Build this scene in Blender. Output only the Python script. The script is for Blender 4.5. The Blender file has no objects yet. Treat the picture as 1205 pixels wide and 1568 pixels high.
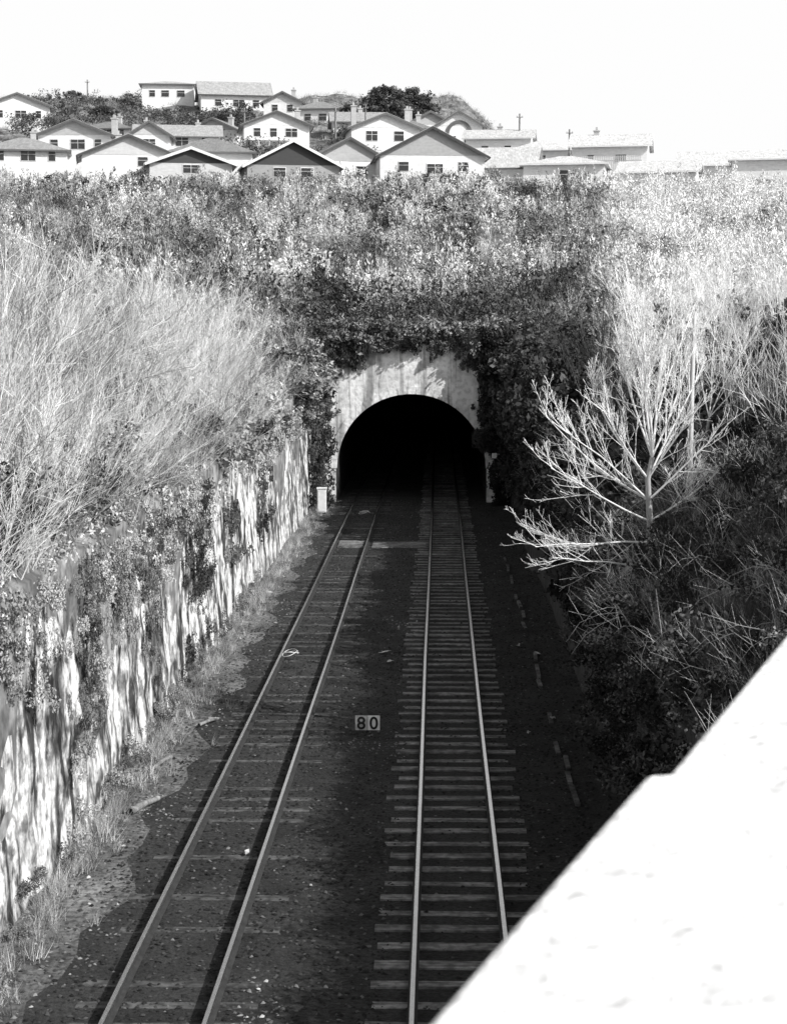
import bpy, math, numpy as np
from mathutils import Vector
rng = np.random.default_rng(7)
sc = bpy.context.scene
R = math.radians

# ------------------------------------------------------------------ camera
CAMZ = 7.75; TH = R(6.23); PSI = R(1.53); FPX = 2600.0
cd = bpy.data.cameras.new("camera"); cam = bpy.data.objects.new("camera", cd)
sc.collection.objects.link(cam); sc.camera = cam
cam.location = (0, 0, CAMZ); cam.rotation_euler = (R(90) - TH, 0, PSI)
cd.sensor_fit = 'VERTICAL'; cd.sensor_height = 36; cd.lens = 36 * FPX / 1568
cd.clip_start = 0.05; cd.clip_end = 3000
cd.dof.use_dof = True; cd.dof.focus_distance = 60; cd.dof.aperture_fstop = 8
Fv = np.array([-math.sin(PSI) * math.cos(TH), math.cos(PSI) * math.cos(TH), -math.sin(TH)])
Rv = np.array([math.cos(PSI), math.sin(PSI), 0.0]); Uv = np.cross(Rv, Fv)
def sight(px, py, Y):            # survey: bearing read off the photo + chosen distance -> world point
    d = Fv + (px - 602.5) / FPX * Rv + (784 - py) / FPX * Uv
    return np.array([0, 0, CAMZ]) + d * (Y / d[1])
def onplane(px, py, z=0.0):
    d = Fv + (px - 602.5) / FPX * Rv + (784 - py) / FPX * Uv
    return np.array([0, 0, CAMZ]) + d * ((z - CAMZ) / d[2])

# ------------------------------------------------------------------ world + sun
sunv = Vector((0.80, -0.48, 0.66)).normalized()
w = bpy.data.worlds.new("World"); sc.world = w; w.use_nodes = True
nt = w.node_tree; nt.nodes.clear()
sky = nt.nodes.new('ShaderNodeTexSky'); sky.sky_type = 'NISHITA'; sky.sun_disc = False
sky.sun_elevation = math.asin(sunv.z); sky.sun_rotation = math.atan2(sunv.x, sunv.y)
sky.dust_density = 3.0
bw = nt.nodes.new('ShaderNodeRGBToBW'); bg = nt.nodes.new('ShaderNodeBackground'); wo = nt.nodes.new('ShaderNodeOutputWorld')
# haze band added low over the horizon to brighten the sky to white
tc = nt.nodes.new('ShaderNodeTexCoord'); sp_ = nt.nodes.new('ShaderNodeSeparateXYZ'); hz = nt.nodes.new('ShaderNodeMapRange')
hz.interpolation_type = 'SMOOTHSTEP'; hz.inputs[1].default_value = .19; hz.inputs[2].default_value = .38; hz.inputs[3].default_value = 6.6; hz.inputs[4].default_value = 0
mxx = nt.nodes.new('ShaderNodeMath'); mxx.operation = 'MAXIMUM'
nt.links.new(tc.outputs['Generated'], sp_.inputs[0]); nt.links.new(sp_.outputs['Z'], hz.inputs[0])
nt.links.new(sky.outputs[0], bw.inputs[0]); nt.links.new(bw.outputs[0], mxx.inputs[0]); nt.links.new(hz.outputs[0], mxx.inputs[1])
nt.links.new(mxx.outputs[0], bg.inputs[0]); nt.links.new(bg.outputs[0], wo.inputs[0])
bg.inputs[1].default_value = 0.15
sl = bpy.data.lights.new("sun", 'SUN'); sl.energy = 5; sl.angle = R(0.5); sl.color = (1, 0.995, 0.985)
so = bpy.data.objects.new("sun", sl); sc.collection.objects.link(so)
so.rotation_euler = sunv.to_track_quat('Z', 'Y').to_euler()
sc.view_settings.view_transform = 'Standard'; sc.view_settings.look = 'None'; sc.view_settings.exposure = 0

# ------------------------------------------------------------------ materials
def surf(name, lo, hi, scale=1.0, stretch=(1, 1, 1), rough=0.85, bump=0.0, detail=6, p0=0.35, p1=0.65, metallic=0.0, fine=None, bscale=None, dist=0.0):
    m = bpy.data.materials.new(name); m.use_nodes = True; t = m.node_tree; b = t.nodes['Principled BSDF']
    g = t.nodes.new('ShaderNodeNewGeometry'); mp = t.nodes.new('ShaderNodeMapping'); n = t.nodes.new('ShaderNodeTexNoise'); r = t.nodes.new('ShaderNodeValToRGB')
    mp.inputs['Scale'].default_value = stretch
    n.inputs['Scale'].default_value = scale; n.inputs['Detail'].default_value = detail; n.inputs['Roughness'].default_value = 0.65; n.inputs['Distortion'].default_value = dist
    t.links.new(g.outputs['Position'], mp.inputs['Vector']); t.links.new(mp.outputs[0], n.inputs['Vector']); t.links.new(n.outputs[0], r.inputs[0])
    r.color_ramp.elements[0].position = p0; r.color_ramp.elements[0].color = (lo, lo, lo, 1)
    r.color_ramp.elements[1].position = p1; r.color_ramp.elements[1].color = (hi, hi, hi, 1)
    col = r.outputs[0]
    for fi in ([] if not fine else (fine if isinstance(fine[0], tuple) else [fine])):
        n2 = t.nodes.new('ShaderNodeTexNoise'); n2.inputs['Scale'].default_value = fi[0]; n2.inputs['Detail'].default_value = 5
        t.links.new(g.outputs['Position'], n2.inputs['Vector'])
        r2 = t.nodes.new('ShaderNodeValToRGB'); a = fi[1]
        r2.color_ramp.elements[0].position = .38; r2.color_ramp.elements[0].color = (a, a, a, 1)
        r2.color_ramp.elements[1].position = fi[2] if len(fi) > 2 else .6; r2.color_ramp.elements[1].color = (1, 1, 1, 1)
        mx = t.nodes.new('ShaderNodeMixRGB'); mx.blend_type = 'MULTIPLY'; mx.inputs[0].default_value = 1
        t.links.new(n2.outputs[0], r2.inputs[0]); t.links.new(col, mx.inputs[1]); t.links.new(r2.outputs[0], mx.inputs[2]); col = mx.outputs[0]
    t.links.new(col, b.inputs['Base Color'])
    b.inputs['Roughness'].default_value = rough; b.inputs['Metallic'].default_value = metallic
    if bump > 0:
        bn = t.nodes.new('ShaderNodeBump'); bn.inputs['Strength'].default_value = bump; bn.inputs['Distance'].default_value = 0.05
        n3 = t.nodes.new('ShaderNodeTexNoise'); n3.inputs['Scale'].default_value = bscale or scale * 4; n3.inputs['Detail'].default_value = 5
        t.links.new(g.outputs['Position'], n3.inputs['Vector']); t.links.new(n3.outputs[0], bn.inputs['Height']); t.links.new(bn.outputs[0], b.inputs['Normal'])
    return m
def tonemat(name, rough=0.8):
    m = bpy.data.materials.new(name); m.use_nodes = True; t = m.node_tree; b = t.nodes['Principled BSDF']
    a = t.nodes.new('ShaderNodeAttribute'); a.attribute_name = 'tone'
    t.links.new(a.outputs['Fac'], b.inputs['Base Color']); b.inputs['Roughness'].default_value = rough; b.inputs['Specular IOR Level'].default_value = 0.2
    return m
M_hill = surf("hill_soil", .06, .38, .5, fine=(3, .4), bump=.5)
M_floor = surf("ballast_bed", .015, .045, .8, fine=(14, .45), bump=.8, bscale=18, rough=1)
M_sunverge = surf("sunlit_gravel_verge", .05, .24, .9, stretch=(1, .6, 1), fine=(11, .4), bump=.8, bscale=16, rough=1)  # pale gravel, with the sunlit strip by the left wall painted in
M_stone = tonemat("ballast_stone", .9)
M_leaf = tonemat("leaf", .7)
M_grass = tonemat("dry_grass")
M_twig = tonemat("twig_bark")
M_wall = surf("stained_concrete", .05, .84, 1.5, stretch=(1, 1.25, .36), p0=.42, p1=.53, detail=12, dist=.5, fine=((.8, .2, .5), (3.2, .35, .5), (11, .65, .5)), bump=1.0, bscale=4)
M_portal = surf("portal_concrete", .34, .85, .8, stretch=(1.9, 1, .14), p0=.40, p1=.50, detail=9, dist=.3, fine=((1.1, .75, .5), (5, .75, .55)), bump=.5, bscale=5)
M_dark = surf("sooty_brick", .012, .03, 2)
M_rail = surf("polished_rail", .85, .95, 6, rough=.25, metallic=1.0)
M_railside = surf("rusty_rail_side", .02, .04, 9)
M_sleeper = surf("weathered_sleeper", .08, .38, 3, stretch=(.5, 4, 1), fine=((9, .5), (1.1, .5, .55)), bump=.4)
M_sleeper2 = surf("buried_sleeper", .03, .15, 2, stretch=(.5, 3, 1), fine=(6, .3), bump=.4)
M_white = surf("white_paint", .72, .84, 1.5, fine=(7, .9))
M_parapet = surf("white_coping", .72, .86, 9, p0=.25, p1=.42, fine=(14, .8, .42), bump=.3, bscale=40)
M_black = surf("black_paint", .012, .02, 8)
M_greypaint = surf("grey_paint", .35, .5, 8)
M_glass = surf("window_glass", .02, .04, 3, rough=.15)
M_timber = surf("old_timber", .12, .35, 3, stretch=(3, 3, .5), fine=(12, .6))
M_pole = surf("bleached_pole", .5, .75, 3, stretch=(4, 4, .5))
M_asph = surf("asphalt", .04, .06, 5)

# ------------------------------------------------------------------ mesh helpers
def mkobj(name, V, F, mat=None, parent=None, loc=None, smooth=False):
    me = bpy.data.meshes.new(name); me.from_pydata([tuple(map(float, v)) for v in V], [], [tuple(map(int, f)) for f in F]); me.update()
    if smooth: me.polygons.foreach_set('use_smooth', [True] * len(me.polygons))
    o = bpy.data.objects.new(name, me); sc.collection.objects.link(o)
    if mat: me.materials.append(mat)
    if parent: o.parent = parent
    if loc is not None: o.location = loc
    return o
def empty(name, loc=(0, 0, 0), rz=0):
    e = bpy.data.objects.new(name, None); sc.collection.objects.link(e); e.location = tuple(map(float, loc)); e.rotation_euler = (0, 0, rz); e.empty_display_size = .3; return e
def npmesh(name, V, F, mat, tone=None, parent=None, smooth=False):
    V = np.asarray(V, np.float32); F = np.asarray(F, np.int32); k = F.shape[1]
    me = bpy.data.meshes.new(name); me.vertices.add(len(V)); me.vertices.foreach_set('co', V.ravel())
    me.loops.add(F.size); me.loops.foreach_set('vertex_index', F.ravel())
    me.polygons.add(len(F)); me.polygons.foreach_set('loop_start', np.arange(len(F), dtype=np.int32) * k)
    me.update(calc_edges=True)
    if tone is not None:
        a = me.attributes.new('tone', 'FLOAT', 'POINT'); a.data.foreach_set('value', np.clip(np.asarray(tone, np.float32), .01, .85))
    if smooth: me.polygons.foreach_set('use_smooth', np.ones(len(F), bool))
    me.materials.append(mat)
    o = bpy.data.objects.new(name, me); sc.collection.objects.link(o)
    if parent: o.parent = parent
    return o
def box(x0, x1, y0, y1, z0, z1):
    V = [(x0, y0, z0), (x1, y0, z0), (x1, y1, z0), (x0, y1, z0), (x0, y0, z1), (x1, y0, z1), (x1, y1, z1), (x0, y1, z1)]
    return V, [(0, 3, 2, 1), (4, 5, 6, 7), (0, 1, 5, 4), (1, 2, 6, 5), (2, 3, 7, 6), (3, 0, 4, 7)]
def join(parts):
    V = []; F = []
    for v, f in parts:
        o = len(V); V += list(v); F += [tuple(i + o for i in q) for q in f]
    return V, F
def tube(P, rad, sides):
    P = np.asarray(P, float); rad = np.asarray(rad, float); n = len(P); T = np.gradient(P, axis=0)
    T /= (np.linalg.norm(T, axis=1, keepdims=True) + 1e-9)
    m = T.mean(0); ref = np.array([0, 0, 1.]) if abs(m[2]) < .8 * np.linalg.norm(m) else np.array([1., .2, 0])
    A = np.cross(T, ref); A /= (np.linalg.norm(A, axis=1, keepdims=True) + 1e-9); B = np.cross(T, A)
    an = np.arange(sides) / sides * 2 * math.pi
    V = (P[:, None] + rad[:, None, None] * (np.cos(an)[None, :, None] * A[:, None] + np.sin(an)[None, :, None] * B[:, None])).reshape(-1, 3)
    F = []
    for i in range(n - 1):
        for j in range(sides):
            F.append((i * sides + j, i * sides + (j + 1) % sides, (i + 1) * sides + (j + 1) % sides, (i + 1) * sides + j))
    return V, np.array(F)
def cat(parts):
    V = []; F = []; o = 0
    for v, f in parts: V.append(v); F.append(f + o); o += len(v)
    return np.concatenate(V), np.concatenate(F)

def mass(name, templates, pos, rz, scl, tone, mat, rough_tone=.3, tilt=None, parent=None):
    pos = np.asarray(pos, float); N = len(pos); rz = np.asarray(rz); scl = np.asarray(scl, float); tone = np.asarray(tone, float)
    if scl.ndim == 1: scl = np.repeat(scl[:, None], 3, 1)
    ti = rng.integers(0, len(templates), N); Vs = []; Fs = []; Ts = []; o = 0
    for k, (tv, tf) in enumerate(templates):
        idx = np.where(ti == k)[0]
        if len(idx) == 0: continue
        v = tv[None] * scl[idx][:, None]
        c = np.cos(rz[idx])[:, None]; s = np.sin(rz[idx])[:, None]
        x = v[..., 0] * c - v[..., 1] * s; y = v[..., 0] * s + v[..., 1] * c; z = v[..., 2]
        if tilt is not None: x = x + z * tilt[idx, 0][:, None]; y = y + z * tilt[idx, 1][:, None]
        q = np.stack([x, y, z], -1) + pos[idx][:, None]
        nv = tv.shape[0]; Vs.append(q.reshape(-1, 3))
        Fs.append((tf[None] + (np.arange(len(idx)) * nv)[:, None, None]).reshape(-1, tf.shape[1]) + o); o += nv * len(idx)
        fv = np.ones(nv)
        kf = tf.shape[1]
        if nv == len(tf) * kf: fv = np.repeat(1 + rough_tone * rng.uniform(-1, 1, len(tf)), kf)
        Ts.append((tone[idx][:, None] * fv[None]).ravel())
    return npmesh(name, np.concatenate(Vs), np.concatenate(Fs), mat, np.concatenate(Ts), parent)

# templates ---------------------------------------------------------
def leaf_clump(n, rad=(1, 1, .8), leaf=.09):
    lob = rng.normal(0, .45, (7, 3)); lr = rng.uniform(.25, .6, 7)
    k = rng.integers(0, 7, n); d = rng.normal(0, 1, (n, 3)); d /= np.linalg.norm(d, axis=1, keepdims=True)
    c = (lob[k] + d * lr[k][:, None] * rng.uniform(.5, 1.1, (n, 1))) * np.array(rad)
    a = rng.normal(0, 1, (n, 3)); a /= np.linalg.norm(a, axis=1, keepdims=True)
    b = np.cross(a, rng.normal(0, 1, (n, 3))); b /= np.linalg.norm(b, axis=1, keepdims=True)
    s = leaf * rng.uniform(.6, 1.4, (n, 1))
    V = np.stack([c - a * s, c - b * s * .55, c + a * s, c + b * s * .55], 1).reshape(-1, 3)
    return V, np.arange(n * 4).reshape(n, 4)
def upright_bush(n):      # feathery upright shrub: short near-vertical sprays round a few leaders
    k = rng.integers(5, 11); lead = rng.normal(0, .36, (k, 2)); hh = rng.uniform(.5, 1.15, k)
    i = rng.integers(0, k, n); t = rng.uniform(0, 1, n) ** .8; r = (.34 * (1 - t) + .06) * rng.uniform(.3, 1.1, n); an = rng.uniform(0, 6.28, n)
    c = np.stack([lead[i, 0] * (1 + .4 * t) + r * np.cos(an), lead[i, 1] * (1 + .4 * t) + r * np.sin(an), t * hh[i]], 1)
    a = np.stack([.6 * np.cos(an) + rng.normal(0, .35, n), .6 * np.sin(an) + rng.normal(0, .35, n), rng.uniform(.3, 1.1, n)], 1); a /= np.linalg.norm(a, axis=1, keepdims=True)
    b = np.cross(a, rng.normal(0, 1, (n, 3))); b /= np.linalg.norm(b, axis=1, keepdims=True); L = rng.uniform(.035, .085, (n, 1))
    V = np.stack([c - a * L, c - b * .021, c + a * L, c + b * .021], 1).reshape(-1, 3)
    return V, np.arange(n * 4).reshape(n, 4)
def tuft(n, w=.07, spread=.5, lean=.35):
    b = rng.normal(0, spread * .5, (n, 3)); b[:, 2] = -.1
    h = rng.uniform(.45, 1.2, n); l = rng.normal(0, lean, (n, 2))
    an = rng.uniform(0, math.pi, n); wv = np.stack([np.cos(an), np.sin(an), 0 * an], 1) * w * rng.uniform(.5, 1.2, (n, 1))
    tip = b + np.stack([l[:, 0] * h, l[:, 1] * h, h], 1)
    V = np.stack([b - wv / 2, b + wv / 2, tip], 1).reshape(-1, 3)
    return V, np.arange(n * 3).reshape(n, 3)
def twig_shrub(stems=16, H=3.2, spread=.55, subs=9, r0=.022, droop=0.0):
    parts = []
    for i in range(stems):
        az = rng.uniform(0, 2 * math.pi); ln = abs(rng.normal(0, spread)); h = H * rng.uniform(.55, 1.1)
        d = np.array([math.cos(az) * math.sin(ln), math.sin(az) * math.sin(ln), math.cos(ln)])
        t = np.linspace(0, 1, 5)[:, None]; jit = np.cumsum(rng.normal(0, .06, (5, 3)), 0) * h * .35
        base = np.array([math.cos(az), math.sin(az), 0]) * rng.uniform(0, .35)
        P = base + d * t * h + jit + np.array([0, 0, -1.]) * droop * t ** 2 * h
        parts.append(tube(P, r0 * np.linspace(1, .3, 5) * rng.uniform(.6, 1.1), 3))
        for j in range(subs):
            tt = rng.uniform(.2, .98); k = min(int(tt * 4), 3); f = tt * 4 - k; s = P[k] * (1 - f) + P[k + 1] * f
            dd = d + rng.normal(0, .5, 3); dd[2] += .2; dd /= np.linalg.norm(dd); L = h * rng.uniform(.12, .36)
            Q = np.array([s, s + dd * L])
            parts.append(tube(Q, r0 * .42 * np.array([1, .35]), 3))
    return cat(parts)
TUFT = [tuft(20, .06, .6, .45) for _ in range(6)]
TUFTS = [tuft(26, .025, .3, .4) for _ in range(5)]
LEAF = [leaf_clump(210, leaf=.09) for _ in range(7)]
LEAFS = [leaf_clump(200, leaf=.15) for _ in range(6)]
LEAFN = [leaf_clump(420, leaf=.085) for _ in range(6)]
UPR = [upright_bush(250) for _ in range(8)]
TWIG = [twig_shrub(17, 3.0, .62, 15, .0155) for _ in range(7)]
TWIG2 = [twig_shrub(12, 2.6, .5, 10, .015) for _ in range(4)]
CANE = [twig_shrub(9, 2.2, .7, 5, .010, droop=.75) for _ in range(5)]

# ------------------------------------------------------------------ terrain
XL, XR, YP = -5.6, 3.3, 75.6
def sm(a, b, v): t = np.clip((v - a) / (b - a), 0, 1); return t * t * (3 - 2 * t)
def hillh(x, y):
    z = np.interp(y, [-300, 30, 50, 62, 75, 95, 120, 150, 175, 185, 215, 250, 290, 320, 450, 1500],
                  [-60, -6, 1, 4.4, 7.0, 9.9, 13.8, 18.0, 20.9, 22.4, 28.6, 36.6, 44.4, 49.6, 51, 52])
    t = sm(2, 26, x) * sm(185, 225, y); z = z * (1 - t) + np.minimum(z, 23.5) * t
    return z
def height(x, y):
    x = np.asarray(x, float); y = np.asarray(y, float)
    dl = np.maximum(0, XL - x); dr = np.maximum(0, x - XR)
    bl = 4.25 + .55 * np.minimum(dl, 8) + .05 * np.maximum(dl - 8, 0)
    br = 3.3 + .8 * np.minimum(dr, 6) + .04 * np.maximum(dr - 6, 0)
    bank = np.where(x < -1.2, bl, br)
    bumpy = .25 * np.sin(x * .9 + y * .35) + .2 * np.sin(x * .4 - y * .7 + 1) + .15 * np.sin(1.7 * x + .3) * np.sin(y * 1.1) + np.clip((y - 78) / 30, 0, 1) * (.65 * np.sin(x * .28 + 1) * np.sin(y * .16) + .35 * np.sin(y * .37 + x * .2))
    out = np.where((x > XL) & (x < XR), 0, 1)
    h = np.maximum(bank * out, hillh(x, y)) + bumpy * np.clip(np.where(y > YP, (y - YP) / 6, np.minimum(np.maximum(dl, dr) / 2, 1)), 0, 1)
    return np.where((out == 0) & (y < YP - .02), 0.0, h)
xs = np.unique(np.concatenate([[-900, -500, -300, -200, -150, -120], np.arange(-100, -40, 3.), np.arange(-40, -7, 1.), np.arange(-7, XL - .05, .4), [XL - .02, XL + .02, -4.45], np.arange(-3.6, 3.2, 1.), [XR - .02, XR + .02], np.arange(3.6, 7, .4), np.arange(7, 40, 1.), np.arange(40, 90, 3.), [100, 130, 180, 300, 500, 900]]))
ys = np.unique(np.concatenate([[-300, -100, -40, -10], np.arange(0, 75, .75), [YP - .05, YP], np.arange(77, 130, 1.5), np.arange(130, 330, 3.), [340, 370, 420, 500, 700, 1000, 1500]]))
GX, GY = np.meshgrid(xs, ys); GZ = height(GX, GY)
V = np.stack([GX, GY, GZ], -1).reshape(-1, 3); nx = len(xs); F = []
iy = int(np.where(np.isclose(ys, YP - .05))[0][0])
kk = np.isclose(V[:, 0], -4.45) & (V[:, 1] < YP - .04) & (V[:, 1] > 1); V[kk, 0] += .18 * np.sin(V[kk, 1] * .9) + .16 * np.sin(V[kk, 1] * 2.3)
for j in range(len(ys) - 1):
    for i in range(nx - 1):
        if j == iy and xs[i] > XL - .03 and xs[i + 1] < XR + .03: continue
        F.append((j * nx + i, j * nx + i + 1, (j + 1) * nx + i + 1, (j + 1) * nx + i))
g = npmesh("ground", V, F, M_hill); g.data.materials.append(M_floor); g.data.materials.append(M_sunverge)
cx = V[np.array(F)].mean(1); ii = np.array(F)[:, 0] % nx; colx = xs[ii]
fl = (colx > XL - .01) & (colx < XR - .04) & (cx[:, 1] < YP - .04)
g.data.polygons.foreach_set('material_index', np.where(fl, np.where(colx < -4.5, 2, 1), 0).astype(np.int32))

# ------------------------------------------------------------------ walls, portal, tunnel
CX, RAD, SPR = -1.22, 3.33, 1.5
def longwall(name, x_face, x_back, ztop, batter, y0, y1, mat, amp=.07):
    P = empty(name); sgn = 1 if x_back > x_face else -1; Y = np.arange(y0, y1, .33); Y = np.append(Y, y1); n = len(Y); m = 15; V = []; F = []
    rr = np.random.default_rng(3)
    col = np.cumsum(rr.normal(0, .012, n)); col -= np.linspace(col[0], col[-1], n)
    for i, y in enumerate(Y):
        zt = ztop + .12 * math.sin(y * .23) + rr.uniform(-.12, .05)
        for k in range(m):
            t = k / (m - 1); d = amp * (math.sin(y * .8 + t * 2) * .4 + rr.uniform(-.5, .5) * (.7 if 0 < k < m - 1 else .3)) + col[i]
            V.append((x_face + sgn * batter * t + d * .6, y, -.1 + t * (zt + .1)))
        V.append((x_back, y, zt)); V.append((x_back, y, -.1))
    q = m + 2
    for i in range(n - 1):
        for a in range(q - 1): F.append((q * i + a, q * i + a + 1, q * (i + 1) + a + 1, q * (i + 1) + a))
    F += [tuple(range(q)), tuple(range(q * (n - 1), q * n))[::-1]]
    mkobj("wall_face", V, F, mat, P)
    return P
longwall("retaining_wall", -5.4, -5.95, 4.15, .2, -20, 74.95, M_wall, .13)
M_wall2 = surf("dark_concrete", .015, .08, 1.0, stretch=(1, 1.6, .2), fine=(5, .5), bump=.5)  # dark concrete tone with upright streaks
longwall("retaining_wall", 3.15, 3.7, 3.2, .12, -20, 74.95, M_wall2)

port = empty("tunnel_portal")
x0, x1, zt = -5.6, 3.4, 7.0
ang = sorted(set(list(np.linspace(0, math.pi, 49)) + [math.atan2(zt - SPR, x1 - CX), math.atan2(zt - SPR, x0 - CX)]))
inn = [(CX + RAD, -.05)] + [(CX + RAD * math.cos(a), SPR + RAD * math.sin(a)) for a in ang] + [(CX - RAD, -.05)]
out = [(x1, -.05)]
for a in ang:
    c, s = math.cos(a), math.sin(a); ts = []
    if c > 1e-6: ts.append((x1 - CX) / c)
    if c < -1e-6: ts.append((x0 - CX) / c)
    if s > 1e-6: ts.append((zt - SPR) / s)
    t = min(ts); out.append((CX + c * t, SPR + s * t))
out.append((x0, -.05)); n = len(inn); YF = 75.0
V = [(p[0], YF, p[1]) for p in inn] + [(p[0], YF, p[1]) for p in out]
F = [(i, i + 1, n + i + 1, n + i) for i in range(n - 1)]
V += [(x0, YF, zt), (x1, YF, zt), (x1, YF + .62, zt), (x0, YF + .62, zt)]; b = 2 * n
F.append((b, b + 1, b + 2, b + 3))
mkobj("portal_face", V, F, M_portal, port)
prt = []
for i in range(27):
    a0 = math.pi * (i + .03) / 27; a1 = math.pi * (i + .97) / 27; r0, r1 = RAD - .03, RAD + .3
    pts = [(CX + r * math.cos(a), SPR + r * math.sin(a)) for r, a in ((r0, a0), (r1, a0), (r1, a1), (r0, a1))]
    v = [(p[0], YF - .03, p[1]) for p in pts] + [(p[0], YF + .3, p[1]) for p in pts]
    prt.append((v, [(0, 1, 2, 3), (0, 4, 5, 1), (1, 5, 6, 2), (2, 6, 7, 3), (3, 7, 4, 0)]))
V, F = join(prt); mkobj("arch_ring", V, F, M_portal, port)
prt = [box(-5.6, -5.05, 74.7, 74.998, -.05, 6.9), box(1.5, 2.3, 74.85, 74.998, 4.2, 6.5)]
V, F = join(prt); mkobj("buttresses", V, F, M_portal, port)
v, f = box(-5.6, 3.4, 74.92, 75.3, 7.02, 7.2); mkobj("coping", v, f, M_wall2, port)
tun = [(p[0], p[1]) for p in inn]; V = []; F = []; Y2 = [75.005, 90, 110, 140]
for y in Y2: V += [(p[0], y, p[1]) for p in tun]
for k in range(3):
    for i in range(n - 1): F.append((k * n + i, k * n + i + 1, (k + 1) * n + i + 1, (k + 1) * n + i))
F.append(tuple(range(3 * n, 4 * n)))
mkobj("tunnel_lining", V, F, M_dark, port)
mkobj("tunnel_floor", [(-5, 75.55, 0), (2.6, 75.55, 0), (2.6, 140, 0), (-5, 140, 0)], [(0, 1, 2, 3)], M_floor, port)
v, f = join([box(2.28, 2.5, 73.2, 73.26, 2.1, 2.32), box(2.37, 2.41, 73.26, 75, 2.19, 2.23)])
mkobj("marker_plate", v, f, M_white, port)

# ------------------------------------------------------------------ tracks
def track(xc, sl_mat, zs, name, y0=4, y1=125):
    P = empty(name); prt = []; y = y0; rr = np.random.default_rng(int(abs(xc) * 100))
    while y < y1:
        L = 1.04 + rr.uniform(-.06, .06); dz = rr.uniform(-.014, .014); dx = rr.uniform(-.05, .05); a = rr.uniform(-.03, .03); wv = rr.uniform(.09, .12)
        v, f = box(-L, L, -wv, wv, -.1, zs + dz)
        v = [(xc + dx + q[0], y + q[1] + a * q[0], q[2] - .022 * (abs(q[0]) > .9)) for q in v]; prt.append((v, f)); y += .61 + rr.uniform(-.03, .03)
    V, F = join(prt); mkobj("sleepers", V, F, sl_mat, P)
    heads = []; webs = []; yy = np.linspace(y0, y1, 160)
    for s in (-1, 1):
        xr = xc + s * (1.067 / 2 + .03)
        wob = .010 * np.sin(yy * .11 + xc) + .004 * np.sin(yy * .31 + s)
        for (prof, lst) in (([(-.03, .148), (-.03, .165), (-.024, .171), (.024, .171), (.03, .165), (.03, .148)], heads), ([(-.06, .03), (-.06, .042), (-.01, .06), (-.01, .148), (.01, .148), (.01, .06), (.06, .042), (.06, .03)], webs)):
            V = []; F = []; k = len(prof)
            for i, y in enumerate(yy): V += [(xr + wob[i] + p[0], y, p[1]) for p in prof]
            for i in range(len(yy) - 1):
                for j in range(k): F.append((i * k + j, i * k + (j + 1) % k, (i + 1) * k + (j + 1) % k, (i + 1) * k + j))
            lst.append((V, F))
    V, F = join(heads); mkobj("rail_heads", V, F, M_rail, P)
    V, F = join(webs); mkobj("rail_webs", V, F, M_railside, P)
    return P
track(.28, M_sleeper, .04, "railway_track")
track(-3.1, M_sleeper2, .022, "railway_track")

# ballast stones
N = 50000
oct_v = np.array([(1, 0, 0), (0, 1, 0), (-1, 0, 0), (0, -1, 0), (0, 0, .7)], float)
oct_f = np.array([(0, 1, 4), (1, 2, 4), (2, 3, 4), (3, 0, 4)])
ST = [(oct_v * rng.uniform(.65, 1.2, (5, 1)) + rng.normal(0, .12, (5, 3)), oct_f) for _ in range(8)]
yy = 14 + 62 * rng.uniform(0, 1, N) ** 1.25; xx = rng.uniform(-5.35, 3.1, N)
on_r = np.abs(xx - .28) < .85; keep = ~(on_r & (rng.uniform(0, 1, N) < .8)); xx = xx[keep]; yy = yy[keep]; N = len(xx)
def patch(x, y, f=1.0):
    v = np.sin(x * .55 * f + 1.3 * np.sin(y * .21 * f)) + np.sin(y * .43 * f + 1.7 * np.sin(x * .33 * f + 2)) + .7 * np.sin((x + y) * .9 * f + 1.1) + .6 * np.sin((x - 1.4 * y) * .37 * f)
    return np.clip(.5 + v * .2, 0, 1)
tn = rng.choice([.018, .035, .07, .14], N, p=[.45, .33, .18, .04]) * rng.uniform(.7, 1.3, N)
tn *= np.where(xx < -4.5 + .3 * np.sin(yy) + rng.normal(0, .2, N), 3.0, 1) * (1 + 2.2 * (patch(xx * 2, yy) > .7) * (np.abs(xx + 1.4) < .9))  # stones in the sunlit left strip lightened in their own tone
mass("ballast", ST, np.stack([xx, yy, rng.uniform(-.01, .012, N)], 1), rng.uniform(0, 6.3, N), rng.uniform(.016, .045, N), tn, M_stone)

# ------------------------------------------------------------------ vegetation scatter
def frus(n, y0, y1, xl, xr, pw=1.0):
    y = y0 + (y1 - y0) * rng.uniform(0, 1, n) ** pw
    lo = np.maximum(-.27 * y - 3, xl) if xl is not None else -.27 * y - 3
    hi = np.minimum(.22 * y + 4, xr) if xr is not None else .22 * y + 4
    ok = hi > lo; y = y[ok]; lo = lo[ok]; hi = hi[ok]
    return lo + (hi - lo) * rng.uniform(0, 1, len(y)), y
def right_overexposure(x, y): return sm(.06, .13, x / y)  # overexposure glare put into the plant tone, paler toward the right
def hilltone(x, y):
    p = patch(x, y, .8) * .55 + patch(x * 1.9 + 5, y * 1.1, 1) * .45
    t = .05 + .95 * np.clip((p - .32) * 1.8, 0, 1)
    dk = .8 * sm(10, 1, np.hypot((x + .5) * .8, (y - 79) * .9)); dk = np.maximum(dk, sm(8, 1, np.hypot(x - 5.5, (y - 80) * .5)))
    return t * (1 - .78 * dk)

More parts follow.
